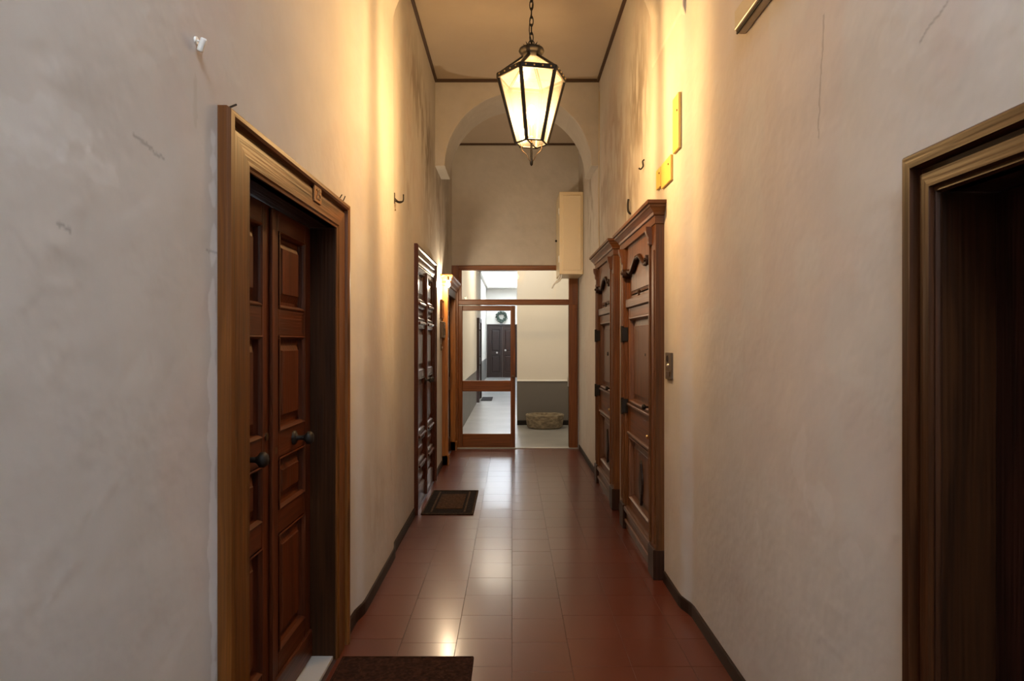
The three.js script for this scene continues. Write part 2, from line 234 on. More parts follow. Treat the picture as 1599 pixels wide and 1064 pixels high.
// skirting
function skirt(name, side, runs, label) {
  const list = [], h = 0.066, e = 0.012;
  for (const [a, b] of runs) {
    const f = (d) => (side < 0 ? xl(d) : xr(d)), n = Math.max(1, Math.ceil((b - a) / 0.04)), o = -side * e;
    for (let i = 0; i < n; i++) { const p = a + (b - a) * i / n, q = a + (b - a) * (i + 1) / n, P = f(p), Q = f(q); list.push([[P + o, 0, -p], [Q + o, 0, -q], [Q + o, h - 0.004, -q], [P + o, h - 0.004, -p]], [[P + o, h - 0.004, -p], [Q + o, h - 0.004, -q], [Q + o * 0.7, h, -q], [P + o * 0.7, h, -p]], [[P + o * 0.7, h, -p], [Q + o * 0.7, h, -q], [Q - o, h, -q], [P - o, h, -p]]); }
    for (const p of [a, b]) { const P = f(p); list.push([[P + o, 0, -p], [P - o, 0, -p], [P - o, h, -p], [P + o, h - 0.004, -p]]); }
  }
  struct(name, quads(list), M.skirting, label, 'baseboard');
}
skirt('baseboard_left', -1, [[BACK, 1.82], [3.2, 5.48], [6.9, 7.66]], 'low dark brown skirting along the left wall');
skirt('baseboard_right', 1, [[BACK, 0.3], [1.57, 3.98], [5.27, 5.64], [6.88, 8.8]], 'low dark brown skirting along the right wall');

// ---------------------------------------------------------------- doors
const knobProfile = [[0.0, 0.075], [0.016, 0.073], [0.024, 0.064], [0.024, 0.052], [0.014, 0.044], [0.009, 0.036], [0.009, 0.014], [0.018, 0.011], [0.026, 0.006], [0.027, 0.0]];
function knob(parent, x, y, z, s, m) { const g = lathe(knobProfile, 16); g.rotateX(Math.PI / 2); g.scale(s, s, s); return obj('knob', at(g, x, y, z), m, parent); }
// a framed leaf from x0 to x1: stiles and rails with fielded panels between them
function leaf(parent, x0, x1, y0, y1, zf, th, rows, stile, m, mp, bead = 0.014, sink = 0.022) {
  const gs = [box(x0, x0 + stile, y0, y1, zf - th, zf), box(x1 - stile, x1, y0, y1, zf - th, zf)];
  let y = y0; for (const [a, b] of [...rows, [y1, y1]]) { gs.push(box(x0 + stile, x1 - stile, y, a, zf - th + 0.001, zf - 0.0005, 'x')); y = b; }
  gs.push(box(x0 + stile - 0.005, x1 - stile + 0.005, y0, y1, zf - th + 0.002, zf - sink - 0.006));
  const L = obj('leaf', gs, m, parent);
  for (const [a, b] of rows) {
    const w = x1 - x0 - 2 * stile, cx = (x0 + x1) / 2;
    obj('panel', raised(x0 + stile + bead, x1 - stile - bead, a + bead, b - bead, zf - sink, zf - sink * 0.25, 0.045), mp, L);
    obj('moulding', moulding(w, b - a, [[0, 0.004], [bead * 0.35, 0.006], [bead * 0.7, 0.0], [bead, -0.008], [bead * 1.15, -sink]].map(([p, q]) => [p, zf + q]), { x0: cx, y0: a }), m, L);
  }
  return L;
}
const font = await new FontLoader().loadAsync('fonts/droid/droid_sans_bold.typeface.json');
// left, near: recessed two-leaf door in a wide moulded frame
{
  const t = thing('door_1', 'dark panelled two-leaf door in a wide oak frame numbered 25', 'door', [-0.84, 0, -2.51], LEFT, null, 'structure');
  obj('frame', moulding(1.368, 2.172, [[0, -0.01], [0, 0.026], [0.006, 0.036], [0.022, 0.038], [0.03, 0.032], [0.034, 0.012], [0.046, 0.012], [0.05, 0.022], [0.128, 0.024], [0.134, 0.018], [0.142, 0.016], [0.142, -0.02]], { open: true, sx: 1.3 }), W.oak, t);
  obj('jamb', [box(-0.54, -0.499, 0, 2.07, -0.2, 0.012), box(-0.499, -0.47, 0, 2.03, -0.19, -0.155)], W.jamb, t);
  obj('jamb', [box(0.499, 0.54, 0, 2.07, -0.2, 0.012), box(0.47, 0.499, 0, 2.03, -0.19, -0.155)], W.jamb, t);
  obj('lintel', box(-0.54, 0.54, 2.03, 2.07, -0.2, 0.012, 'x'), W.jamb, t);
  obj('threshold', box(-0.499, 0.499, 0, 0.018, -0.22, 0.0, 'x'), M.marble, t);
  const rows = [[0.235, 0.715], [0.81, 1.025], [1.128, 1.52], [1.63, 1.945]];
  for (const s of [-1, 1]) {
    const L = leaf(t, s < 0 ? -0.498 : 0.002, s < 0 ? -0.002 : 0.498, 0.02, 2.026, -0.107, 0.045, rows, 0.085, W.walnut, W.walnut, 0.016, 0.026);
    obj('kick_board', box(s < 0 ? -0.49 : 0.01, s < 0 ? -0.01 : 0.49, 0.025, 0.15, -0.108, -0.095, 'x', 0.005), W.walnut, L);
    knob(L, s * 0.25 + (s < 0 ? 0 : 0.02), 1.078, -0.107, 1.15, M.iron);
    obj('escutcheon', at(clean(new THREE.CylinderGeometry(0.014, 0.014, 0.008, 14).rotateX(Math.PI / 2)), s * 0.045, s < 0 ? 1.13 : 1.06, -0.105), M.bronze, L);
  }
  obj('astragal', box(-0.018, 0.018, 0.03, 2.02, -0.107, -0.092, 'y', 0.006), W.walnut, t);
  const pl = obj('number_plate', box(0.12, 0.215, 2.075, 2.145, 0.0235, 0.03, 'x'), wood(0.55, 0.26, 0.1, 0.35), t);
  const tx = new TextGeometry('25', { font, size: 0.042, depth: 0.003, curveSegments: 4 }); tx.computeBoundingBox(); tx.translate(-tx.boundingBox.max.x / 2, -0.021, 0);
  obj('number', at(clean(tx), 0.168, 2.11, 0.0302), std(0.13, 0.05, 0.015, 0.5), pl);
  obj('strike_box', box(0.683, 0.694, 1.24, 1.41, -0.002, 0.03), M.iron, t);
}
// right, near: recessed door seen edge on
{
  const t = thing('door_2', 'dark recessed door in a grooved brown frame nearest on the right', 'door', [0.985, 0, -0.95], RIGHT, null, 'structure');
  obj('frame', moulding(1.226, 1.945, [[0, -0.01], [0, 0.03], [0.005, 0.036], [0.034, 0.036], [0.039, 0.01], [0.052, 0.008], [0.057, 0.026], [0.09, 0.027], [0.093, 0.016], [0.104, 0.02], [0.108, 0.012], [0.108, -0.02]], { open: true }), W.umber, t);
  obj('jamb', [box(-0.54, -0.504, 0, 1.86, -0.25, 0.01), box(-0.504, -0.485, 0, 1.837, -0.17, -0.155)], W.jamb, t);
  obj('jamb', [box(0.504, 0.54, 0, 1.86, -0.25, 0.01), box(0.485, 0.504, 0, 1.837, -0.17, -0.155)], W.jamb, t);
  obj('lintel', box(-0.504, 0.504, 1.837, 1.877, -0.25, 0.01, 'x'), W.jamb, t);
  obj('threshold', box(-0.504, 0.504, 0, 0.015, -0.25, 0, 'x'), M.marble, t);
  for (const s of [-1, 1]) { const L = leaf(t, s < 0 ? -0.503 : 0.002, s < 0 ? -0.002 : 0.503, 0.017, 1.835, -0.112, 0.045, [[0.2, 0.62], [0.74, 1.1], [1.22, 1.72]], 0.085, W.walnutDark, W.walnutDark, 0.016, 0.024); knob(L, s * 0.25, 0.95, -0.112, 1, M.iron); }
}
// left, middle: flush two-leaf door with glossy panels
{
  const t = thing('door_3', 'tall glossy dark two-leaf door by the small doormat', 'door', [-0.84, 0, -6.19], LEFT, null, 'structure');
  obj('frame', moulding(1.395, 2.335, [[0, -0.01], [0, 0.026], [0.008, 0.034], [0.03, 0.034], [0.036, 0.024], [0.09, 0.022], [0.098, 0.012], [0.098, -0.02]], { open: true }), W.doorTwo, t);
  obj('header', [box(-0.6, 0.6, 2.16, 2.24, -0.03, 0.016, 'x'), raised(-0.58, 0.58, 2.17, 2.232, 0.016, 0.026, 0.02, 'x')], wood(0.13, 0.06, 0.04, 0.3, 0.5), t);
  const rows = [[0.17, 0.34], [0.41, 0.6], [0.68, 1.16], [1.22, 1.62], [1.69, 1.8], [1.86, 2.12]];
  for (const s of [-1, 1]) {
    const L = leaf(t, s < 0 ? -0.598 : 0.002, s < 0 ? -0.002 : 0.598, 0.01, 2.16, 0.004, 0.04, rows, 0.1, W.doorTwo, W.doorTwo, 0.02, 0.02);
    for (const y of [0.375, 0.64, 1.655, 1.83]) obj('rail_moulding', box(s < 0 ? -0.5 : 0.1, s < 0 ? -0.1 : 0.5, y - 0.012, y + 0.012, 0.003, 0.028, 'x', 0.008), W.doorTwo, L);
    knob(L, s * 0.06, 1.12, 0.004, 1, M.iron);
  }
  obj('astragal', box(-0.025, 0.025, 0.02, 2.15, 0.0, 0.024, 'y', 0.008), W.doorTwo, t);
}
// left, far: door with projecting surround and hood
{
  const t = thing('door_4', 'dark door with a projecting surround and hood beside the wall lamp', 'door', [-0.84, 0, -8.265], LEFT, null, 'structure');
  for (const x of [-0.585, 0.46]) obj('jamb', [box(x, x + 0.125, 0, 2.16, -0.02, 0.07), box(x - 0.0, x + 0.125, 0, 0.12, 0.0, 0.085)], W.honey, t);
  obj('lintel', box(-0.46, 0.46, 2.06, 2.16, -0.02, 0.07, 'x'), W.walnutDark, t);
  const hood = cornice(1.17, 0.07, [[0, 2.16], [0.012, 2.165], [0.016, 2.19], [0.04, 2.215], [0.045, 2.24], [0.06, 2.26], [0.06, 2.285], [0, 2.3]]);
  obj('hood', hood, W.honey, t);
  leaf(t, -0.459, 0.459, 0.01, 2.06, 0.0, 0.045, [[0.2, 0.85], [1.0, 1.9]], 0.11, W.walnutDark, W.walnutDark);
}
function cornice(w, zf, prof) {   // moulding with returns on both sides; prof: [projection, height]
  const path = (o) => [[-w / 2 - o, 0], [-w / 2 - o, zf + o], [w / 2 + o, zf + o], [w / 2 + o, 0]], list = [], uvs = []; let acc = 0;
  for (let k = 0; k < prof.length - 1; k++) {
    const A = path(prof[k][0]), B = path(prof[k + 1][0]), a = prof[k][1], b = prof[k + 1][1], dl = Math.hypot(prof[k + 1][0] - prof[k][0], b - a);
    for (let i = 0; i < 3; i++) { const q = (P) => (i === 1 ? P[0] : P[1]) + i; list.push([[A[i][0], a, A[i][1]], [A[i + 1][0], a, A[i + 1][1]], [B[i + 1][0], b, B[i + 1][1]], [B[i][0], b, B[i][1]]]); uvs.push([[acc, q(A[i])], [acc, q(A[i + 1])], [acc + dl, q(B[i + 1])], [acc + dl, q(B[i])]]); }
    acc += dl;
  }
  for (const [o, y] of [prof[0], prof[prof.length - 1]]) { const P = path(o); list.push(P.map(([x, z]) => [x, y, z])); uvs.push(P); }
  return quads(list, uvs);
}
// right: the two antique doors with cornices and scrolled valances
function antiqueDoor(name, label, d0, d1, xw, H) {
  const w = d1 - d0, t = thing(name, label, 'door', [xw, 0, -(d0 + d1) / 2], RIGHT, null, 'structure'), pil = 0.16, zf = 0.057, iw = w / 2 - pil;
  for (const s of [-1, 1]) {
    const a = s < 0 ? -w / 2 : w / 2 - pil, p = obj('pilaster', [box(a, a + pil, 0.0, H - 0.14, -0.02, zf, 'y', 0.004), box(s < 0 ? a + pil - 0.03 : a + 0.008, s < 0 ? a + pil - 0.008 : a + 0.03, 0.2, H - 0.16, zf - 0.004, zf + 0.012, 'y', 0.006), box(s < 0 ? a + 0.02 : a + pil - 0.06, s < 0 ? a + 0.06 : a + pil - 0.02, 0.22, H - 0.3, zf - 0.004, zf + 0.008, 'y', 0.005)], W.antique, t);
    obj('plinth_block', box(a - 0.001, a + pil + 0.001, 0, 0.19, -0.02, zf + 0.014, 'y', 0.006), W.antiqueDark, p);
    // small carved console under the cornice
    const cs = new THREE.Shape(); cs.moveTo(0, 0); cs.bezierCurveTo(0.01, -0.01, 0.05, 0.0, 0.045, 0.04); cs.bezierCurveTo(0.04, 0.07, 0.08, 0.07, 0.075, 0.13); cs.lineTo(0, 0.13); cs.closePath();
    const cg = clean(new THREE.ExtrudeGeometry(cs, { depth: 0.05, bevelEnabled: true, bevelSize: 0.004, bevelThickness: 0.004, bevelSegments: 1, curveSegments: 8 })); cg.rotateY(-Math.PI / 2); cg.scale(0.8, 0.85, 0.55);
    obj('console', at(cg, a + pil / 2 + 0.025 + s * -0.04, H - 0.255, zf - 0.003), W.antique, p);
  }
  obj('cornice', cornice(w, zf, [[0.0, H - 0.14], [0.004, H - 0.138], [0.004, H - 0.09], [0.014, H - 0.085], [0.018, H - 0.07], [0.034, H - 0.05], [0.046, H - 0.038], [0.048, H - 0.026], [0.06, H - 0.022], [0.062, H - 0.002], [0.056, H]]), W.antique, t);
  // transom: recessed panel behind a proud board with an ogee edge
  obj('transom_panel', [box(-iw, iw, 1.8, H - 0.14, -0.03, 0.012, 'y'), raised(-iw + 0.07, iw - 0.07, 1.85, H - 0.2, 0.012, 0.022, 0.03)], W.antiquePanel, t);
  const yb = (x) => { const a = Math.abs(x) / iw, c = Math.cos(Math.PI / 2 * Math.min(1, a / 0.62)); return 2.025 + 0.095 * c * c * (0.86 + 0.14 * sst(0, 0.16, a)) + 0.018 * Math.sin(Math.PI * Math.min(1, Math.max(0, (a - 0.62) / 0.38))); };
  const vs = new THREE.Shape(); vs.moveTo(-iw, H - 0.14); const vp = []; for (let i = 0; i <= 40; i++) { const x = -iw + 2 * iw * i / 40; vs.lineTo(x, yb(x)); vp.push([x, yb(x) - 0.004, 0.045]); } vs.lineTo(iw, H - 0.14); vs.closePath();
  const vg = clean(new THREE.ExtrudeGeometry(vs, { depth: 0.022, bevelEnabled: false })); vg.translate(0, 0, 0.018);
  const val = obj('valance', boxUV(vg, 'y'), W.antique, t);
  obj('ogee_moulding', tube(vp, 0.017, 60, 7), W.antiqueDark, val);
  for (const s of [-1, 1]) { const c = clean(new THREE.CylinderGeometry(0.032, 0.036, 0.06, 16).rotateX(Math.PI / 2)); obj('scroll', [at(c, s * (iw - 0.035), yb(iw) + 0.004, 0.05), at(clean(new THREE.SphereGeometry(0.013, 10, 8)), s * (iw - 0.035), yb(iw) + 0.004, 0.082)], W.antiqueDark, val); }
  obj('transom_rail', box(-iw, iw, 1.755, 1.825, -0.03, 0.05, 'x', 0.008), W.antiquePanel, t);
  obj('peg', at(lathe([[0, 0.05], [0.01, 0.045], [0.013, 0.03], [0.007, 0.015], [0.012, 0]], 10), 0, 1.822, 0.035), W.antiqueDark, t);
  // leaf
  const L = obj('leaf', [box(-iw, -iw + 0.1, 0.19, 1.752, -0.03, 0.03), box(iw - 0.1, iw, 0.19, 1.752, -0.03, 0.03), box(-iw + 0.1, iw - 0.1, 1.68, 1.752, -0.03, 0.0295, 'x'), box(-iw + 0.1, iw - 0.1, 0.755, 1.02, -0.03, 0.0295, 'x'), box(-iw + 0.1, iw - 0.1, 0.19, 0.27, -0.03, 0.0295, 'x'), box(-iw + 0.09, iw - 0.09, 0.2, 1.74, -0.025, 0.0)], W.antique, t);
  for (const [a, b] of [[0.27, 0.755], [1.02, 1.68]]) {
    obj('panel', raised(-iw + 0.12, iw - 0.12, a + 0.02, b - 0.02, 0.001, 0.014, 0.05), W.antiquePanel, L);
    obj('moulding', moulding(2 * iw - 0.2, b - a, [[0, 0.03], [0.002, 0.042], [0.012, 0.044], [0.02, 0.032], [0.026, 0.012], [0.028, 0]], { y0: a }), W.antiquePanel, L);
  }
  for (const y of [0.775, 1.0]) obj('rail_moulding', box(-iw + 0.05, iw - 0.05, y - 0.011, y + 0.011, 0.026, 0.05, 'x', 0.008), W.antiquePanel, L);
  const lz = new THREE.Shape(); for (let i = 0; i < 24; i++) { const q = i / 24 * Math.PI * 2, r = 1 + 0.18 * Math.cos(4 * q); lz[i ? 'lineTo' : 'moveTo'](0.045 * r * Math.cos(q), 0.13 * r * Math.sin(q)); } lz.closePath();
  obj('lozenge', at(clean(new THREE.ExtrudeGeometry(lz, { depth: 0.01, bevelEnabled: true, bevelSize: 0.008, bevelThickness: 0.006, bevelSegments: 2 })), 0, 0.47, 0.013), W.black, L);
  obj('lock', [box(iw - 0.1, iw - 0.045, 1.03, 1.12, 0.028, 0.04)], M.iron, L);
  const hk = knob(L, iw - 0.07, 1.06, 0.036, 0.8, M.iron); hk.name = 'handle';
  knob(L, iw - 0.06, 0.865, 0.03, 0.55, M.brass);
  for (const y of [0.98, 1.55]) obj('hinge', [box(-iw - 0.03, -iw + 0.012, y - 0.055, y + 0.055, 0.03, 0.078), at(clean(new THREE.CylinderGeometry(0.012, 0.012, 0.13, 10)), -iw - 0.005, y, 0.075)], M.iron, L);
  if (d0 < 5) obj('spyhole', at(clean(new THREE.CylinderGeometry(0.01, 0.012, 0.01, 12).rotateX(Math.PI / 2)), 0.12, 1.4, 0.012), M.iron, L); else obj('spyhole', at(clean(new THREE.CylinderGeometry(0.018, 0.02, 0.012, 12).rotateX(Math.PI / 2)), 0.0, 1.37, 0.016), M.iron, L);
  obj('base_board', [box(-iw, iw, 0, 0.19, -0.03, 0.045, 'x', 0.006), box(-iw, iw, 0.15, 0.185, 0.04, 0.066, 'x', 0.01), box(-iw, iw, 0.06, 0.085, 0.04, 0.06, 'x', 0.01)], W.antiquePanel, t);
  return t;
}
antiqueDoor('door_5', 'antique carved door with cornice beside the bell plate', 4.0, 5.26, 0.953, 2.37);
antiqueDoor('door_6', 'antique carved door with cornice nearer the glazed partition', 5.65, 6.87, 0.953, 2.395);

// ---------------------------------------------------------------- glazed partition at the end of the corridor
{
  const t = thing('glazed_partition', 'brown timber partition frame with a glazed transom closing the corridor', 'partition', [0, 0, -END]);
  obj('post', [box(-0.838, -0.745, 0, 2.545, -0.05, 0.035, 'y', 0.006), box(-0.745, -0.70, 2.06, 2.48, -0.04, 0.02, 'y', 0.006)], W.chestnut, t);
  obj('post', [box(0.79, 0.915, 0, 2.545, -0.05, 0.035, 'y', 0.006), box(0.79, 0.9, 0, 2.0, -0.06, 0.05, 'y', 0.008)], W.chestnut, t);
  obj('top_beam', [box(-0.745, 0.79, 2.49, 2.545, -0.05, 0.035, 'x', 0.006), box(-0.745, 0.79, 2.478, 2.5, -0.03, 0.02, 'x')], W.chestnut, t);
  obj('transom_bar', [box(-0.745, 0.79, 1.995, 2.06, -0.05, 0.04, 'x', 0.008), box(-0.745, 0.79, 2.055, 2.072, -0.02, 0.045, 'x', 0.006)], W.chestnut, t);
  obj('transom_pane', quads([[[-0.72, 2.065, -0.01], [0.79, 2.065, -0.01], [0.79, 2.482, -0.01], [-0.72, 2.482, -0.01]]]), glass, t);
  obj('lock_keep', [box(0.776, 0.79, 0.86, 0.99, -0.03, 0.03)], M.steel, t);
  const dr = thing('door_7', 'closed glazed leaf of the partition with two panes', 'door', [0, 0, -END], 0, null, 'structure');
  obj('stile', box(-0.744, -0.688, 0.008, 1.985, -0.022, 0.024, 'y', 0.006), W.chestnut, dr);
  obj('stile', box(-0.02, 0.045, 0.008, 1.985, -0.022, 0.024, 'y', 0.006), W.chestnut, dr);
  for (const [a, b] of [[0.008, 0.2], [0.79, 0.94], [1.915, 1.985]]) obj('rail', box(-0.688, -0.02, a, b, -0.022, 0.022, 'x', 0.006), W.chestnut, dr);
  for (const [a, b] of [[0.195, 0.795], [0.935, 1.92]]) obj('pane', quads([[[-0.69, a, 0], [-0.018, a, 0], [-0.018, b, 0], [-0.69, b, 0]]]), glass, dr);
  knob(dr, 0.012, 1.0, 0.024, 0.7, M.bronze);
  tag(obj('threshold_strip', box(-0.838, 0.915, 0, 0.012, -END - 0.02, -END + 0.06, 'x', 0.003), M.marble), 'pale stone threshold strip under the glazed partition', 'threshold');
}
{
  const t = thing('wall_cabinet', 'cream metal cabinet hung high on the right wall over the partition', 'cabinet', [0.775, 2.36, -8.55]);
  obj('body', box(-0.16, 0.15, 0.0, 1.07, -0.375, 0.25, 'y', 0.008), M.cream, t);
  obj('cover', [box(-0.115, 0.12, 0.05, 1.02, 0.248, 0.262, 'y', 0.005)], M.cream, t);
  for (const y of [0.2, 0.82]) obj('hinge', box(-0.172, -0.16, y - 0.04, y + 0.04, 0.18, 0.24), M.white, t);
  obj('latch', at(clean(new THREE.SphereGeometry(0.016, 10, 8)), -0.172, 0.5, -0.2), M.iron, t);
  obj('conduit', tube([[-0.14, 0.02, 0.15], [-0.16, -0.05, 0.1], [-0.22, -0.12, 0.02], [-0.24, -0.16, 0.0]], 0.012, 16, 8), M.white, t);
  obj('conduit', tube([[-0.12, 0.02, 0.19], [-0.14, -0.06, 0.14], [-0.19, -0.1, 0.08]], 0.01, 16, 8), M.white, t);
}

// ---------------------------------------------------------------- hanging lantern
{
  const t = thing('hanging_lantern', 'lit six-sided black metal lantern hanging on a chain', 'lantern', [0.12, 0, -3.95]);
  const R0 = 0.0965, R1 = 0.207, Y0 = 2.715, Y1 = 3.115, Rc = 0.05, Yc = 3.245, th = (k) => (-19.4 + 60 * k) * Math.PI / 180;
  const v = (r, y, k) => [r * Math.sin(th(k)), y, r * Math.cos(th(k))];
  for (let k = 0; k < 6; k++) {
    obj('bar', rod(v(R0, Y0, k), v(R1, Y1, k), 0.0135, 6), M.iron, t);
    obj('roof_bar', rod(v(R1, Y1 + 0.01, k), v(Rc, Yc, k), 0.0115, 6), M.iron, t);
    const a = v(R1 + 0.006, Y1, k), b = v(R1 + 0.006, Y1, k + 1), mid = [(a[0] + b[0]) / 2, Y1 + 0.004, (a[2] + b[2]) / 2], ang = Math.atan2(mid[0], mid[2]), len = Math.hypot(a[0] - b[0], a[2] - b[2]);
    const rm = box(-len / 2, len / 2, -0.016, 0.016, -0.006, 0.008, 'x', 0.004); rm.rotateY(ang); obj('rim', at(rm, ...mid), M.iron, t);
    for (let i = 0; i < 4; i++) { const s = clean(new THREE.SphereGeometry(0.0055, 8, 6)); s.translate((i - 1.5) * len / 4.2, 0, 0.009); s.rotateY(ang); obj('rivet', at(s, ...mid), M.brass, t); }
    obj('bottom_rim', rod(v(R0, Y0, k), v(R0, Y0, k + 1), 0.006, 5), M.iron, t);
    obj('pane', quads([[v(R0, Y0, k), v(R0, Y0, k + 1), v(R1, Y1, k + 1), v(R1, Y1, k)]]), lanternGlass, t);
    obj('roof_pane', quads([[v(R1, Y1 + 0.01, k), v(R1, Y1 + 0.01, k + 1), v(Rc, Yc, k + 1), v(Rc, Yc, k)]]), milkGlass, t);
  }
  obj('cap', at(lathe([[0, 0.075], [0.02, 0.07], [0.03, 0.058], [0.05, 0.052], [0.074, 0.045], [0.079, 0.034], [0.07, 0.022], [0.058, 0.012], [0.056, -0.02], [0.0, -0.02]], 28).scale(1, 1.15, 1), 0, 3.245, 0), M.iron, t);
  const lv = []; for (let i = 0; i < 8; i++) { const g = clean(new THREE.ConeGeometry(0.009, 0.04, 5)); g.rotateZ(-0.9); g.translate(0.038, 3.318, 0); g.rotateY(i * Math.PI / 4); lv.push(g); } obj('crown_leaf', lv, M.iron, t);
  obj('ring', at(clean(new THREE.TorusGeometry(0.016, 0.004, 6, 14)), 0, 3.335, 0), M.iron, t);
  for (let i = 0; 3.365 + i * 0.05 < 4.14; i++) { const g = clean(new THREE.TorusGeometry(0.0145, 0.0042, 6, 12)); g.scale(0.75, 2.0, 1); if (i % 2) g.rotateY(Math.PI / 2); obj('chain_link', at(g, 0, 3.37 + i * 0.05, 0), M.iron, t); }
  obj('cord', tube([[0.006, 3.33, 0.004], [-0.014, 3.4, 0.012], [0.008, 3.6, 0.008], [-0.008, 3.85, 0.006], [0, 4.15, 0]], 0.003, 30, 5), M.iron, t);
  obj('hook_plate', at(lathe([[0, -0.05], [0.012, -0.045], [0.03, 0], [0.034, 0.07]], 12), 0, 4.15, 0), M.iron, t);
  obj('finial', at(lathe([[0, 0], [0.009, 0.01], [0.011, 0.03], [0.0075, 0.05], [0.0075, 0.145]], 8), 0, 2.575, 0), M.iron, t);
  for (const s of [-1, 1]) obj('scroll_wire', tube([[s * 0.065, 2.712, 0], [s * 0.058, 2.675, 0], [s * 0.03, 2.645, 0], [s * 0.012, 2.61, 0], [0.0, 2.6, 0]], 0.0025, 16, 5), M.bronze, t);
  obj('socket', at(lathe([[0, 0.1], [0.014, 0.1], [0.014, 0.03], [0.026, 0.022], [0.026, 0.012], [0.006, 0.006], [0.006, -0.01]], 14), 0, 2.73, 0), M.brass, t);
  obj('cross_bar', [rod(v(R0, Y0, 0), v(R0, Y0, 3), 0.005, 5)], M.iron, t);
  obj('bulb', at(lathe([[0.0, 0.125], [0.012, 0.12], [0.026, 0.1], [0.032, 0.075], [0.028, 0.045], [0.016, 0.015], [0.013, 0]], 18), 0, 2.83, 0), glow(new THREE.Color().setRGB(1, 0.82, 0.55), 14), t);
  const p = new THREE.PointLight(WARM, LANTERN_POWER, 0, 2); p.position.set(0, 2.905, 0); p.castShadow = true; p.shadow.radius = 1.6; p.name = 'lantern_bulb'; t.add(p);
}
// ---------------------------------------------------------------- wall lamp and the things below it
{
  const t = thing('wall_lamp', 'small lit wall lamp beside the hooded door', 'lamp', [-0.84, 2.2, -7.5], LEFT);
  obj('back_plate', at(clean(new THREE.CylinderGeometry(0.035, 0.035, 0.012, 18).rotateX(Math.PI / 2)), 0, 0.05, 0.006), M.brass, t);
  obj('arm', tube([[0, 0.05, 0.01], [0, 0.065, 0.05], [0, 0.05, 0.085], [0, 0.035, 0.09]], 0.006, 14, 6), M.brass, t);
  obj('socket', at(lathe([[0.0, 0.045], [0.015, 0.045], [0.018, 0.0]], 12), 0, 0.005, 0.09), M.brass, t);
  obj('bulb', at(lathe([[0, -0.085], [0.015, -0.082], [0.028, -0.065], [0.03, -0.05], [0.022, -0.022], [0.015, 0]], 16), 0, 0.006, 0.09), glow(new THREE.Color().setRGB(1, 0.85, 0.6), 18), t);
  const p = new THREE.PointLight(new THREE.Color().setRGB(1, 0.77, 0.5), SCONCE_POWER, 0, 2); p.position.set(0, -0.045, 0.09); p.castShadow = true; p.shadow.radius = 1.4; t.add(p);
  const q = thing('name_plaque', 'small wooden plaque on the wall under the wall lamp', 'plaque', [-0.84, 1.76, -7.55], LEFT);
  obj('board', box(-0.1, 0.1, 0, 0.22, 0, 0.02, 'x', 0.004), W.oak, q); obj('border', moulding(0.2, 0.22, [[0, 0.02], [0.004, 0.028], [0.014, 0.028], [0.018, 0.02]]), W.walnut, q);
  const mb = thing('letter_box', 'small dark metal box under the wooden plaque', 'letter box', [-0.84, 1.53, -7.55], LEFT);
  obj('body', box(-0.1, 0.1, 0, 0.19, 0, 0.045, 'y', 0.006), M.greyPlate, mb); obj('flap', box(-0.085, 0.085, 0.14, 0.17, 0.044, 0.05, 'x'), M.bronze, mb); obj('slot_rim', moulding(0.16, 0.1, [[0, 0.045], [0.004, 0.05], [0.01, 0.045]], { y0: 0.02 }), M.bronze, mb);
  const bp = thing('bell_push', 'tiny bell push on the wall below the letter box', 'bell push', [-0.84, 1.38, -7.58], LEFT);
  obj('plate', box(-0.03, 0.03, 0, 0.075, 0, 0.01, 'y', 0.003), M.bronze, bp); obj('button', at(clean(new THREE.CylinderGeometry(0.011, 0.011, 0.012, 12).rotateX(Math.PI / 2)), 0, 0.037, 0.014), M.white, bp);
}
// ---------------------------------------------------------------- doormats
{
  const coir = tex(256, 256, (u, v) => { const k = 0.75 + 0.5 * (fbm(u * 90, v * 90, 7, 2, 90, 90) - 0.5); return [k, k, k]; }), dark = new THREE.MeshPhysicalMaterial({ specularIntensity: 0.15, color: new THREE.Color().setRGB(0.022, 0.014, 0.011), roughness: 0.95, map: coir, bumpMap: coir, bumpScale: 0.003 }), brown = new THREE.MeshPhysicalMaterial({ specularIntensity: 0.15, color: new THREE.Color().setRGB(0.085, 0.04, 0.018), roughness: 0.95, map: coir, bumpMap: coir, bumpScale: 0.003 }), line = new THREE.MeshPhysicalMaterial({ specularIntensity: 0.15, color: new THREE.Color().setRGB(0.11, 0.068, 0.04), roughness: 0.95, map: coir }), dull = new THREE.MeshPhysicalMaterial({ specularIntensity: 0.15, color: new THREE.Color().setRGB(0.05, 0.019, 0.01), roughness: 0.95, map: coir, bumpMap: coir, bumpScale: 0.003 });
  const mat = (label, x0, x1, d0, d1, ms) => { const t = thing('doormat', label, 'doormat', [(x0 + x1) / 2, 0, -(d0 + d1) / 2]); const a = (x1 - x0) / 2, b = (d1 - d0) / 2; obj('backing', box(-a, a, 0.0005, 0.01, -b, b, 'z', 0.004), ms[0], t); obj('field', box(-a * 0.52, a * 0.52, 0.009, 0.0135, -b * 0.62, b * 0.62, 'z', 0.002), ms[1], t); const g = []; for (const s of [-1, 1]) g.push(box(s * a * 0.64 - 0.008, s * a * 0.64 + 0.008, 0.009, 0.012, -b * 0.86, b * 0.86, 'z', 0.001)); obj('stripe', g, ms[2], t); obj('border', moulding(2 * a, 2 * b, [[0, 0.001], [0.003, 0.012], [0.014, 0.0125], [0.016, 0.009]].map(([p, q]) => [p, q]), { y0: -b }).rotateX(-Math.PI / 2), ms[2], t); };
  mat('dark bordered doormat with brown centre by the middle left door', -0.785, -0.332, 5.5, 6.37, [dark, brown, line]);
  mat('large worn brown doormat in front of the door numbered 25', -0.8, -0.18, 2.02, 3.02, [dull, dull, dull]);
}
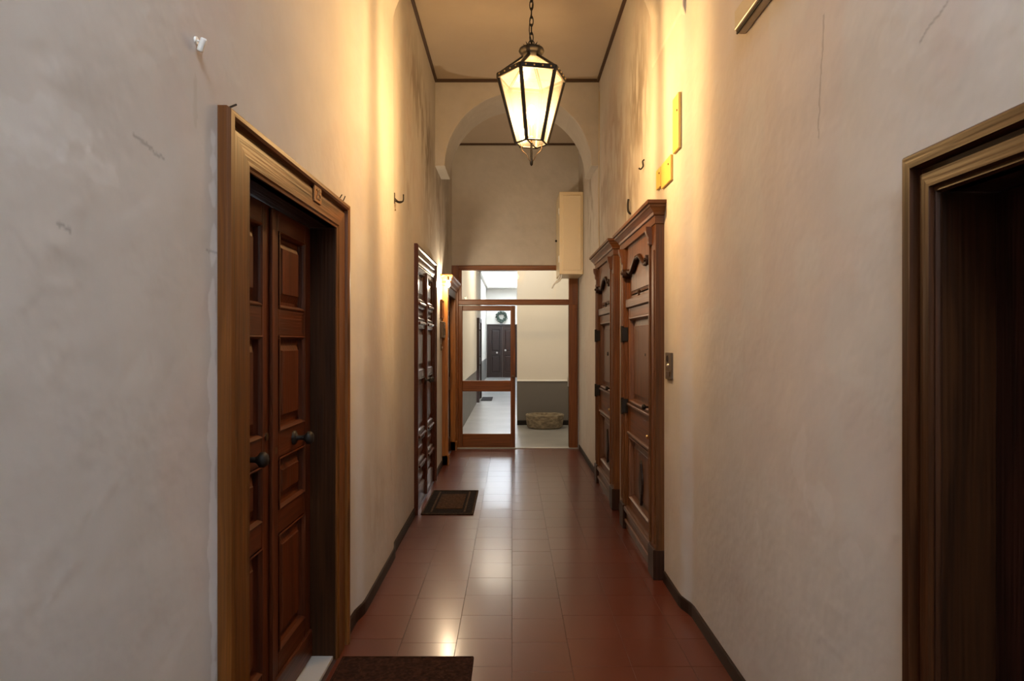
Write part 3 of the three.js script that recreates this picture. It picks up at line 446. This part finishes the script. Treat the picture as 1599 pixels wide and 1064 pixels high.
// ---------------------------------------------------------------- small things on the walls
function plate(label, d0, d1, y0, y1) { const t = thing('cover_plate', label, 'cover plate', [xr((d0 + d1) / 2) , y0, -(d0 + d1) / 2], RIGHT, 'yellow plates on the right wall'), w = (d1 - d0) / 2; obj('plate', box(-w, w, 0, y1 - y0, 0, 0.016, 'y', 0.003), M.yellow, t); obj('screw', at(clean(new THREE.CylinderGeometry(0.006, 0.006, 0.006, 10).rotateX(Math.PI / 2)), w * 0.6, (y1 - y0) * 0.7, 0.017), M.bronze, t); }
plate('tall yellow plate, highest of three on the right wall', 3.6, 3.73, 2.585, 2.9);
plate('square yellow plate in the middle of the three', 3.78, 4.02, 2.45, 2.6);
plate('smallest yellow plate above the antique door', 4.04, 4.16, 2.475, 2.6);
{
  const t = thing('bell_plate', 'bronze bell plate on the right wall beside the antique door', 'bell plate', [0.951, 1.265, -3.85], RIGHT);
  obj('plate', box(-0.07, 0.07, 0, 0.162, 0, 0.014, 'y', 0.004), M.greyPlate, t);
  obj('speaker_hole', at(clean(new THREE.CylinderGeometry(0.02, 0.02, 0.006, 18).rotateX(Math.PI / 2)), -0.01, 0.125, 0.014), M.lens, t);
  obj('button', at(lathe([[0, 0.012], [0.008, 0.01], [0.012, 0]], 12).rotateX(Math.PI / 2), 0.012, 0.085, 0.014), M.steel, t);
  obj('name_strip', box(-0.05, 0.05, 0.02, 0.05, 0.013, 0.018, 'x'), M.bronze, t);
}
{
  const t = thing('emergency_light', 'long beige emergency light high on the right wall', 'light fitting', [0.985, 2.79, -2.38], RIGHT);
  obj('housing', box(-0.32, 0.32, 0, 0.1, 0, 0.035, 'x', 0.006), M.beige, t);
  obj('diffuser', [box(-0.31, 0.31, 0.008, 0.092, 0.034, 0.052, 'x', 0.008)], std(0.52, 0.45, 0.32, 0.25), t);
  obj('gasket', moulding(0.64, 0.1, [[0, 0.0352], [0.002, 0.04], [0.007, 0.04], [0.009, 0.0352]]), M.iron, t);
}
{
  const t = thing('security_camera', 'tiny white camera on the left wall above the numbered door', 'camera', [-0.84, 2.29, -1.7], LEFT);
  obj('bracket', [at(clean(new THREE.CylinderGeometry(0.016, 0.016, 0.008, 16).rotateX(Math.PI / 2)), 0, 0.012, 0.004), rod([0, 0.012, 0.004], [0, 0.006, 0.024], 0.005, 8)], M.white, t);
  t.scale.setScalar(0.6);
  const b = lathe([[0, 0.03], [0.01, 0.03], [0.014, 0.024], [0.0145, -0.024], [0.012, -0.03], [0, -0.03]], 16); b.rotateZ(0.25); b.rotateX(0.5); obj('body', at(b, 0, -0.008, 0.028), M.white, t);
  const l = clean(new THREE.SphereGeometry(0.0068, 12, 8)); obj('lens', at(l, -0.004, 0.006, 0.043), M.lens, t);
}
{
  const t = thing('iron_bracket', 'black iron two-pronged bracket on the left wall', 'bracket', [-0.84, 2.5, -4.57], LEFT); t.scale.setScalar(0.78);
  obj('plate', box(-0.012, 0.012, -0.03, 0.07, 0, 0.006), M.iron, t);
  obj('prong', tube([[0, 0.0, 0.004], [0, -0.02, 0.04], [0, -0.015, 0.07], [0, 0.0, 0.082], [0, 0.055, 0.084]], 0.0065, 20, 6), M.iron, t);
  obj('prong', tube([[0.005, 0.02, 0.004], [0.04, 0.0, 0.03], [0.045, 0.0, 0.06], [0.02, -0.002, 0.08]], 0.0055, 16, 6), M.iron, t);
  obj('tail', [rod([0, -0.03, 0.004], [0.0, -0.085, 0.01], 0.003, 5), at(clean(new THREE.SphereGeometry(0.007, 8, 6)), 0, -0.088, 0.01)], M.bronze, t);
}
const peg = (name, label, cat, x, y, d, turn, pts, r) => tag(Object.assign(obj(name, tube(pts, r, 12, 6), M.iron)), label, cat) && (scene.children[scene.children.length - 1].position.set(x, y, -d), scene.children[scene.children.length - 1].rotation.y = turn);
peg('iron_hook', 'small iron hook on the right wall left of the yellow plates', 'hook', xr(4.6), 2.74, 4.6, RIGHT, [[0, 0.06, 0.0], [0, 0.05, 0.012], [0, 0.01, 0.01], [0, -0.01, 0.03], [0, 0.0, 0.04]], 0.006);
peg('iron_peg', 'dark iron peg on the right wall over the cornice of the nearer antique door', 'peg', xr(5.12), 2.53, 5.12, RIGHT, [[0, -0.02, 0], [0, 0.0, 0.02], [0, 0.06, 0.025], [0, 0.1, 0.02]], 0.009);
peg('iron_stub', 'dark iron stub in the underside of the far arch', 'stub', 0.735, 3.93, 7.2, 0, [[0.03, 0.03, 0], [0.0, 0.0, 0.0], [-0.02, 0.012, 0.02]], 0.016);
peg('bent_nail', 'long bent nail at the top near corner of the numbered door frame', 'nail', -0.838, 2.17, 1.86, LEFT, [[0, 0.0, 0], [0.02, 0.016, 0.012], [0.04, 0.03, 0.02]], 0.003);
peg('bent_nail', 'left nail of the pair at the far top corner of the numbered door frame', 'nail', -0.838, 2.172, 3.08, LEFT, [[0, 0.0, 0], [0.015, 0.02, 0.008], [0.03, 0.036, 0.012]], 0.003);
peg('bent_nail', 'right nail of the pair at the far top corner of the numbered door frame', 'nail', -0.838, 2.172, 3.14, LEFT, [[0, 0.0, 0], [0.015, 0.02, 0.008], [0.03, 0.042, 0.012]], 0.003);
tag(obj('wall_cable', tube([[xr(6.95) - 0.004, 4.2, -6.94], [xr(6.98) - 0.004, 3.6, -6.95], [xr(7) - 0.004, 3.0, -6.97], [xr(7.0) - 0.004, 2.6, -6.95], [xr(6.95) - 0.004, 2.36, -6.9]], 0.006, 30, 6), M.beige), 'thin cable running down the right wall beside the cream cabinet', 'cable');

// ---------------------------------------------------------------- the hall beyond the partition
{
  const HE = 26, HC = 3.6, hallUp = std(0.62, 0.59, 0.53, 0.6), hallLow = std(0.11, 0.1, 0.088, 0.5), hallMap = tex(512, 512, (u, v) => { const m = fbm(u * 5, v * 5, 131, 5, 5, 5), k = 0.85 + 0.3 * (m - 0.5); return [k, k, k]; });
  const hf = new THREE.MeshStandardMaterial({ color: new THREE.Color().setRGB(0.36, 0.355, 0.34), map: hallMap, roughness: 0.28 });
  struct('floor', block(-1.35, 2.0, -0.12, 0.0, END, HE + 0.2), hf, 'grey polished floor of the hall beyond the partition', 'floor');
  const openZ = [19.6, 25.4];
  struct('ceiling', [block(-1.35, 2.0, HC, HC + 0.15, END + 0.12, openZ[0]), block(-1.35, 2.0, HC, HC + 0.15, openZ[1], HE + 0.2), block(-1.35, -0.95, HC, HC + 0.15, ...openZ), block(0.95, 2.0, HC, HC + 0.15, ...openZ)], hallUp, 'white ceiling of the hall beyond the partition', 'ceiling');
  struct('wall_hall_left', [block(-1.15, -0.85, 0.784, HC, END + 0.12, 17.5), block(-1.35, -1.04, 0.784, HC, 17.5, HE)], hallUp, 'cream upper wall on the left side of the hall', 'wall');
  struct('trim_3', [block(-1.15, -0.846, 0, 0.784, END + 0.12, 15.3), block(-1.15, -0.846, 0, 0.784, 16.9, 17.5), block(-1.35, -1.036, 0, 0.784, 17.5, HE)], hallLow, 'grey painted dado on the left side of the hall', 'dado');
  struct('wall_hall_cross', block(0.09, 2.0, 0.8, HC, 11.36, 11.66), hallUp, 'cream wall behind the stone trough', 'wall');
  struct('trim_4', [block(0.09, 2.0, 0, 0.776, 11.355, 11.66)], hallLow, 'grey painted dado behind the stone trough', 'dado');
  struct('trim_5', box(0.09, 2.0, 0.776, 0.802, -11.66, -11.34, 'x'), M.white, 'white dado rail behind the stone trough', 'trim');
  struct('baseboard_hall', box(0.09, 2.0, 0, 0.085, -11.36, -11.34, 'x'), M.rubber, 'black skirting behind the stone trough', 'baseboard');
  struct('wall_hall_right', [block(1.7, 2.0, 0, HC, END + 0.12, 11.36), block(0.95, 1.2, 0, HC, 11.66, HE)], hallUp, 'cream right wall of the hall', 'wall');
  struct('wall_hall_end', block(-1.35, 2.0, 0, HC, HE, HE + 0.2), hallUp, 'pale end wall of the hall with the far door', 'wall');
  const sk = thing('window_2', 'milky roof light panels near the end of the hall', 'skylight', [0, HC + 0.06, -22.5], 0, null, 'structure');
  const opal = new THREE.MeshPhysicalMaterial({ color: 0xffffff, transmission: 0.5, thickness: 0, roughness: 1 });
  for (let i = 0; i < 4; i++) { const z0 = 2.9 - 5.8 * i / 4, z1 = z0 - 5.8 / 4; obj('pane', quads([[[-0.95, 0, z0], [0.95, 0, z0], [0.95, 0, z1], [-0.95, 0, z1]]]), opal, sk); obj('bar', box(-0.95, 0.95, -0.03, 0.02, z1 - 0.02, z1 + 0.02, 'x'), M.white, sk); }
  // far door and wreath
  const fd = thing('door_8', 'dark two-leaf door at the far end of the hall', 'door', [-0.39, 0, -HE], 0, null, 'structure');
  obj('frame', moulding(1.26, 2.16, [[0, 0], [0, 0.03], [0.08, 0.03], [0.085, 0.0]], { open: true }), W.black, fd);
  for (const s of [-1, 1]) { const L = leaf(fd, s < 0 ? -0.545 : 0.002, s < 0 ? -0.002 : 0.545, 0.005, 2.075, 0.025, 0.03, [[0.2, 0.9], [1.05, 1.95]], 0.09, s < 0 ? W.black : W.walnutDark, s < 0 ? W.black : W.walnutDark); knob(L, s * 0.1 - (s < 0 ? 0.12 : -0.02), s < 0 ? 1.0 : 1.1, 0.025, 1.6, M.steel); }
  const wr = thing('wreath', 'round green wreath hanging above the far door', 'wreath', [-0.42, 2.46, -HE + 0.04]);
  const lf = []; const leafG = clean(new THREE.SphereGeometry(1, 5, 4));
  for (let i = 0; i < 150; i++) { const a = rnd() * 6.283, r = 0.17 + (rnd() - 0.5) * 0.11, g = leafG.clone(); g.scale(0.016, 0.05, 0.012); g.rotateZ(rnd() * 6.28); g.rotateX((rnd() - 0.5) * 1.4); g.translate(r * Math.cos(a), r * Math.sin(a), 0.02 + rnd() * 0.06); lf.push(g); }
  const fo = obj('foliage', lf, std(0.025, 0.045, 0.03, 0.7), wr); fo.userData.kind = 'stuff';
  obj('hoop', at(clean(new THREE.TorusGeometry(0.17, 0.03, 8, 30)), 0, 0, 0.03), std(0.025, 0.04, 0.025, 0.8), wr);
  obj('ribbon', [box(-0.05, -0.02, -0.34, -0.16, 0.04, 0.05), box(0.0, 0.03, -0.32, -0.16, 0.04, 0.05)], std(0.08, 0.1, 0.12, 0.6), wr);
  // dark door in the hall's left wall, with its mat
  const sd = thing('door_9', 'dark door standing edge-on in the left wall of the hall', 'door', [-0.85, 0, -16.1], LEFT, null, 'structure');
  obj('frame', moulding(1.3, 2.05, [[0, -0.02], [0, 0.06], [0.1, 0.06], [0.1, -0.02]], { open: true }), W.black, sd); leaf(sd, -0.55, 0.55, 0, 1.95, 0.03, 0.05, [[0.2, 0.9], [1.05, 1.8]], 0.1, W.black, W.black);
  tag(obj('hall_mat', box(-0.78, -0.5, 0, 0.012, -16.9, -15.9, 'z'), M.rubber), 'black mat on the hall floor by the dark side door', 'doormat');
  // ceiling lamp of the lobby by the trough
  const hallLamp = (label, x, d, w, l) => {
    const lp = thing('ceiling_panel_light', label, 'light', [x, HC, -d]), c = new THREE.Color().setRGB(1, 0.86, 0.66);
    obj('frame', moulding(w + 0.06, l + 0.06, [[0, 0], [0, -0.05], [0.03, -0.05], [0.03, -0.02]], { y0: -l / 2 - 0.03 }).applyMatrix4(new THREE.Matrix4().set(1, 0, 0, 0, 0, 0, 1, 0, 0, 1, 0, 0, 0, 0, 0, 1)), M.white, lp);
    obj('light_panel', block(-w / 2, w / 2, -0.04, -0.004, -l / 2, l / 2), glow(c, HALL_GLOW), lp);
    const pl = new THREE.RectAreaLight(c, HALL_GLOW, w, l); pl.position.set(0, -0.045, 0); pl.rotation.x = -Math.PI / 2; lp.add(pl);
  };
  hallLamp('flat ceiling light of the lobby behind the partition', 0.2, 10.0, 1.2, 1.2);
  hallLamp('flat ceiling light further along the hall', -0.1, 13.6, 1.2, 2.0);
  // stone trough
  const prof = [[0.0, 0.0], [0.27, 0.0], [0.3, 0.03], [0.318, 0.14], [0.328, 0.225], [0.318, 0.24], [0.29, 0.242], [0.276, 0.228], [0.262, 0.12], [0.24, 0.09], [0.0, 0.085]];
  const dense = []; for (let i = 0; i < prof.length - 1; i++) for (let k = 0; k < 4; k++) { const f = k / 4; dense.push([prof[i][0] + (prof[i + 1][0] - prof[i][0]) * f, prof[i][1] + (prof[i + 1][1] - prof[i][1]) * f]); } dense.push(prof[prof.length - 1]);
  const tg = new THREE.LatheGeometry(dense.map(([r, y]) => new THREE.Vector2(r, y)), 72), tp = tg.attributes.position;
  for (let i = 0; i < tp.count; i++) { const x = tp.getX(i), y = tp.getY(i), z = tp.getZ(i), a = Math.atan2(z, x), r = Math.hypot(x, z); if (r < 0.02) continue; const n = (fbm((Math.cos(a) + 2) * 14, (Math.sin(a) + 2) * 14 + y * 30, 3, 3) - 0.5) * 0.022; const k = (r + n) / r; tp.setXYZ(i, x * k, Math.max(0, y + (y > 0.02 ? n * 0.4 : 0)), z * k * 0.75); }
  tg.computeVertexNormals();
  const stone = tex(256, 256, (u, v) => { const a = fbm(u * 40, v * 40, 141, 3, 40, 40), k = 0.75 + 0.5 * (a - 0.5); return [k, k * 0.97, k * 0.9]; });
  const st = thing('stone_trough', 'rough oval stone trough standing on the hall floor', 'trough', [0.56, 0, -10.98]);
  obj('basin', tg, new THREE.MeshStandardMaterial({ color: new THREE.Color().setRGB(0.36, 0.31, 0.24), map: stone, roughness: 0.95, bumpMap: stone, bumpScale: 0.01 }), st);
}
renderer.render(scene, camera);
